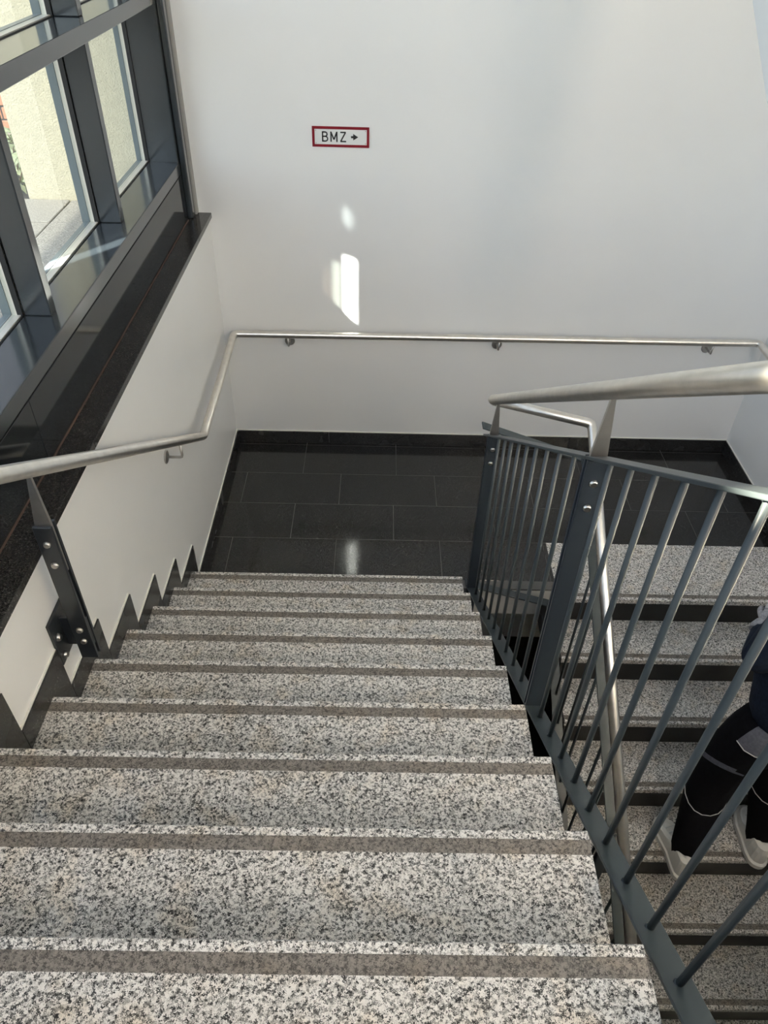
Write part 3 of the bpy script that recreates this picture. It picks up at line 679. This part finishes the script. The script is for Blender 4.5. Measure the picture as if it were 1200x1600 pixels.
def ring(name, me_src, co, no, off, r, m, parent, keep=None):
    """thin piping where a plane crosses a garment"""
    b_ = bmesh.new(); b_.from_mesh(me_src); b_.normal_update()
    g_ = bmesh.ops.bisect_plane(b_, geom=b_.verts[:] + b_.edges[:] + b_.faces[:], plane_co=co, plane_no=no)['geom_cut']
    ed = [e for e in g_ if isinstance(e, bmesh.types.BMEdge)]
    b_.normal_update(); o_ = bmesh.new()
    for e in ed:
        a, c = e.verts
        if keep and not (keep(a.co) and keep(c.co)): continue
        if (a.co - c.co).length < 1e-5: continue
        add_tube(o_, [a.co + a.normal * off, c.co + c.normal * off], r, 6)
    b_.free(); return obj(name, o_, m, parent)
tm = tro.data; sm_ = swe.data
hemn = Vector((0.10, -0.30, 1.0)).normalized()
# the meshes of the clothes hold coordinates in the scene's frame (object offset is removed by the parent)
yk_co = Vector((2.64, -2.47, 0.165)); yk_no = Vector((0.10, 0.35, -1.0)).normalized()
yo = shell('waist_yoke', cut(tm, [(yk_co, yk_no)], lambda c: c.y < -2.36 and c.z > 0.0), 0.003, M_GREYC, tro)
ring('piping', tm, yk_co, yk_no, 0.005, 0.0022, M_PIPE, tro, lambda c: c.y < -2.36 and c.z > 0.0)
ring('piping', tm, kneL + Vector((0, -0.08, -0.03)), Vector((0.1, 0.25, -1)).normalized(), 0.002, 0.0022, M_PIPE, tro, lambda c: c.x < 2.66 and c.y < kneL.y + 0.02)
ring('piping', tm, kneR + Vector((0, -0.08, -0.03)), Vector((-0.1, 0.25, -1)).normalized(), 0.002, 0.0022, M_PIPE, tro, lambda c: c.x > 2.66 and c.y < kneR.y + 0.02)
for x0, sgn, hip in ((2.44, -1, hipL), (2.84, 1, hipR)):
    p0 = Vector((x0, -2.40, 0.02)); nn = Vector((0.35 * sgn * -1, 0.75, 0.9)).normalized()
    shell('pocket_trim', cut(tm, [(p0 + nn * 0.012, nn), (p0 - nn * 0.012, -nn)], lambda c, s=sgn, h=hip: (c.x - h.x) * s > 0.035 and c.y < -2.28 and c.z > -0.12), 0.003, M_GREYC, tro)
box('belt_loop', M_TROU, 2.615, 2.640, -2.500, -2.490, 0.150, 0.215, tro, 0.002)
# sweater hem welt
ring('hem', sm_, Vector((2.64, -2.33, 0.185)), Vector((0, 0, 1)), 0.000, 0.007, M_NAVY, swe, lambda c: c.z < 0.4)
# shoes
def shoe(x, y_heel, yaw, side):
    n = 14; L_ = 0.285; z0 = ZT4 + 0.0008
    out = [(-0.004, 0.0), (-0.001, 0.014), (0.007, 0.026), (0.022, 0.036), (0.06, 0.041), (0.12, 0.040), (0.18, 0.048), (0.22, 0.048), (0.255, 0.040), (0.278, 0.022), (0.285, 0.0)]
    ctr = lambda t: -side * 0.012 * math.sin(math.pi * t / L_)
    pts = [(ctr(t) + w, t) for t, w in out] + [(ctr(t) - w, t) for t, w in reversed(out[1:-1])]
    M = Matrix.Translation((x, y_heel, 0)) @ Matrix.Rotation(yaw, 4, 'Z')
    def ringz(bm, sc, z, zf=None):
        r = []
        for px, py in pts:
            t = max(0, py) / L_
            q = M @ Vector((ctr(py) + (px - ctr(py)) * sc, 0.14 + (py - 0.14) * (0.5 + 0.5 * sc) , 0)); q.z = (z if zf is None else zf(t)); r.append(bm.verts.new(q))
        return r
    def loft(name, rings, m, parent):
        bm = bmesh.new(); rs = [ringz(bm, *a) for a in rings]; k = len(pts)
        for a, b_ in zip(rs, rs[1:]):
            for i in range(k): bm.faces.new((a[i], a[(i + 1) % k], b_[(i + 1) % k], b_[i]))
        bm.faces.new(rs[0]); bm.faces.new(rs[-1][::-1])
        return obj(name, bm, m, parent, smooth=False)
    sole = loft('shoe', [(1.10, z0), (1.20, z0 + 0.006), (1.22, z0 + 0.034), (1.05, z0 + 0.040)], M_SOLE, pe)
    loft('upper', [(1.04, z0 + 0.038), (1.03, z0 + 0.055), (0.93, 0, lambda t: z0 + 0.105 - 0.045 * max(0, (t - 0.35)) / 0.65), (0.80, 0, lambda t: z0 + 0.135 - 0.075 * min(1, max(0, (t - 0.2)) / 0.7)), (0.45, 0, lambda t: z0 + 0.142 - 0.068 * min(1, max(0, (t - 0.2)) / 0.7))], M_SHOE if False else M_SOLE, sole)
    bm = bmesh.new()
    for j in range(4):
        t = 0.12 + 0.03 * j
        a = M @ Vector((ctr(t) - 0.026, t, 0)); b_ = M @ Vector((ctr(t) + 0.026, t + 0.012, 0)); a.z = b_.z = z0 + 0.141 - 0.064 * min(1, (t / L_ - 0.2) / 0.7)
        add_tube(bm, [a, (a + b_) / 2 + Vector((0, 0, 0.004)), b_], 0.003, 6)
    obj('laces', bm, M_SIGN, sole)
shoe(2.440, -2.555, 0.10, -1)
shoe(2.835, -2.488, -0.12, 1)
# gloves: palm and five bent fingers each
def hand(wr, d, up, side):
    d = d.normalized(); rt = d.cross(up).normalized() * side; up = rt.cross(d).normalized() * side
    v = [wr, wr + d * 0.045, wr + d * 0.085]; e = [(0, 1), (1, 2)]; r = [0.030, (0.040, 0.022), (0.042, 0.020)]
    for k, (off, ln) in enumerate(((-0.030, 0.066), (-0.010, 0.078), (0.011, 0.072), (0.030, 0.056))):
        b0 = len(v); base = wr + d * 0.080 + rt * off
        v += [base, base + d * ln * 0.45 - up * 0.008, base + d * ln * 0.72 - up * (0.030), base + d * ln * 0.66 - up * 0.052]
        e += [(2, b0), (b0, b0 + 1), (b0 + 1, b0 + 2), (b0 + 2, b0 + 3)]; r += [0.0105, 0.0100, 0.0095, 0.0085]
    b0 = len(v)
    v += [wr + d * 0.035 - rt * 0.034, wr + d * 0.065 - rt * 0.050 - up * 0.012, wr + d * 0.090 - rt * 0.048 - up * 0.030]
    e += [(1, b0), (b0, b0 + 1), (b0 + 1, b0 + 2)]; r += [0.0125, 0.0115, 0.0095]
    g_ = skin('glove', v, e, r, M_GLOVE, pe)
    bm = bmesh.new(); add_tube(bm, [wr - d * 0.035, wr - d * 0.01, wr + d * 0.012], [0.050, 0.051, 0.043], 16); obj('cuff', bm, M_GLOVE, g_)
hand(wrL, (wrL - elL) + Vector((0.06, 0, 0.10)), Vector((0, 0, 1)), 1)
hand(wrR, wrR - elR, Vector((0, 0, 1)), -1)
# head
hc = Vector((2.655, -2.165, 1.015))
bm = bmesh.new(); bmesh.ops.create_icosphere(bm, subdivisions=4, radius=1.0)
for v in bm.verts:
    x, y_, z = v.co
    nx, ny, nz_ = x * 0.075, y_ * 0.095, z * 0.115
    if z < -0.1: nx *= 1 - 0.30 * (-z - 0.1); ny = ny * (1 - 0.12 * (-z)) + 0.012 * (-z)
    if y_ > 0.7: ny *= 0.97
    # nose, eye sockets, mouth, chin
    f = math.exp(-((x / 0.16) ** 2 + ((z + 0.18) / 0.20) ** 2)) if y_ > 0.4 else 0; ny += 0.022 * f
    for s in (-1, 1):
        f = math.exp(-(((x - 0.38 * s) / 0.17) ** 2 + ((z - 0.02) / 0.12) ** 2)) if y_ > 0.3 else 0; ny -= 0.010 * f
    f = math.exp(-((x / 0.30) ** 2 + ((z + 0.52) / 0.05) ** 2)) if y_ > 0.3 else 0; ny -= 0.004 * f
    v.co = (nx, ny, nz_)
bmesh.ops.translate(bm, verts=bm.verts, vec=hc)
hd = obj('head', bm, M_SKIN, pe, smooth=True)
for s in (-1, 1):
    bm = bmesh.new(); bmesh.ops.create_uvsphere(bm, u_segments=12, v_segments=8, radius=0.0125); bmesh.ops.translate(bm, verts=bm.verts, vec=hc + Vector((0.029 * s, 0.078, 0.003))); obj('eye', bm, M_EYE, hd, smooth=True)
    bm = bmesh.new(); bmesh.ops.create_uvsphere(bm, u_segments=12, v_segments=8, radius=1.0)
    for v in bm.verts: v.co = Vector((v.co.x * 0.010, v.co.y * 0.020, v.co.z * 0.032)) + hc + Vector((0.073 * s, 0.0, -0.012))
    obj('ear', bm, M_SKIN, hd, smooth=True)
bm = bmesh.new(); bmesh.ops.create_icosphere(bm, subdivisions=4, radius=1.0)
for v in bm.verts: v.co = Vector((v.co.x * 0.082, v.co.y * 0.101, v.co.z * 0.121))
bmesh.ops.bisect_plane(bm, geom=bm.verts[:] + bm.edges[:] + bm.faces[:], plane_co=(0, 0.055, 0.03), plane_no=Vector((0, 1, -0.75)).normalized(), clear_outer=True)
bmesh.ops.translate(bm, verts=bm.verts, vec=hc + Vector((0, -0.004, 0.004)))
obj('hair', bm, M_HAIR, hd, smooth=True)
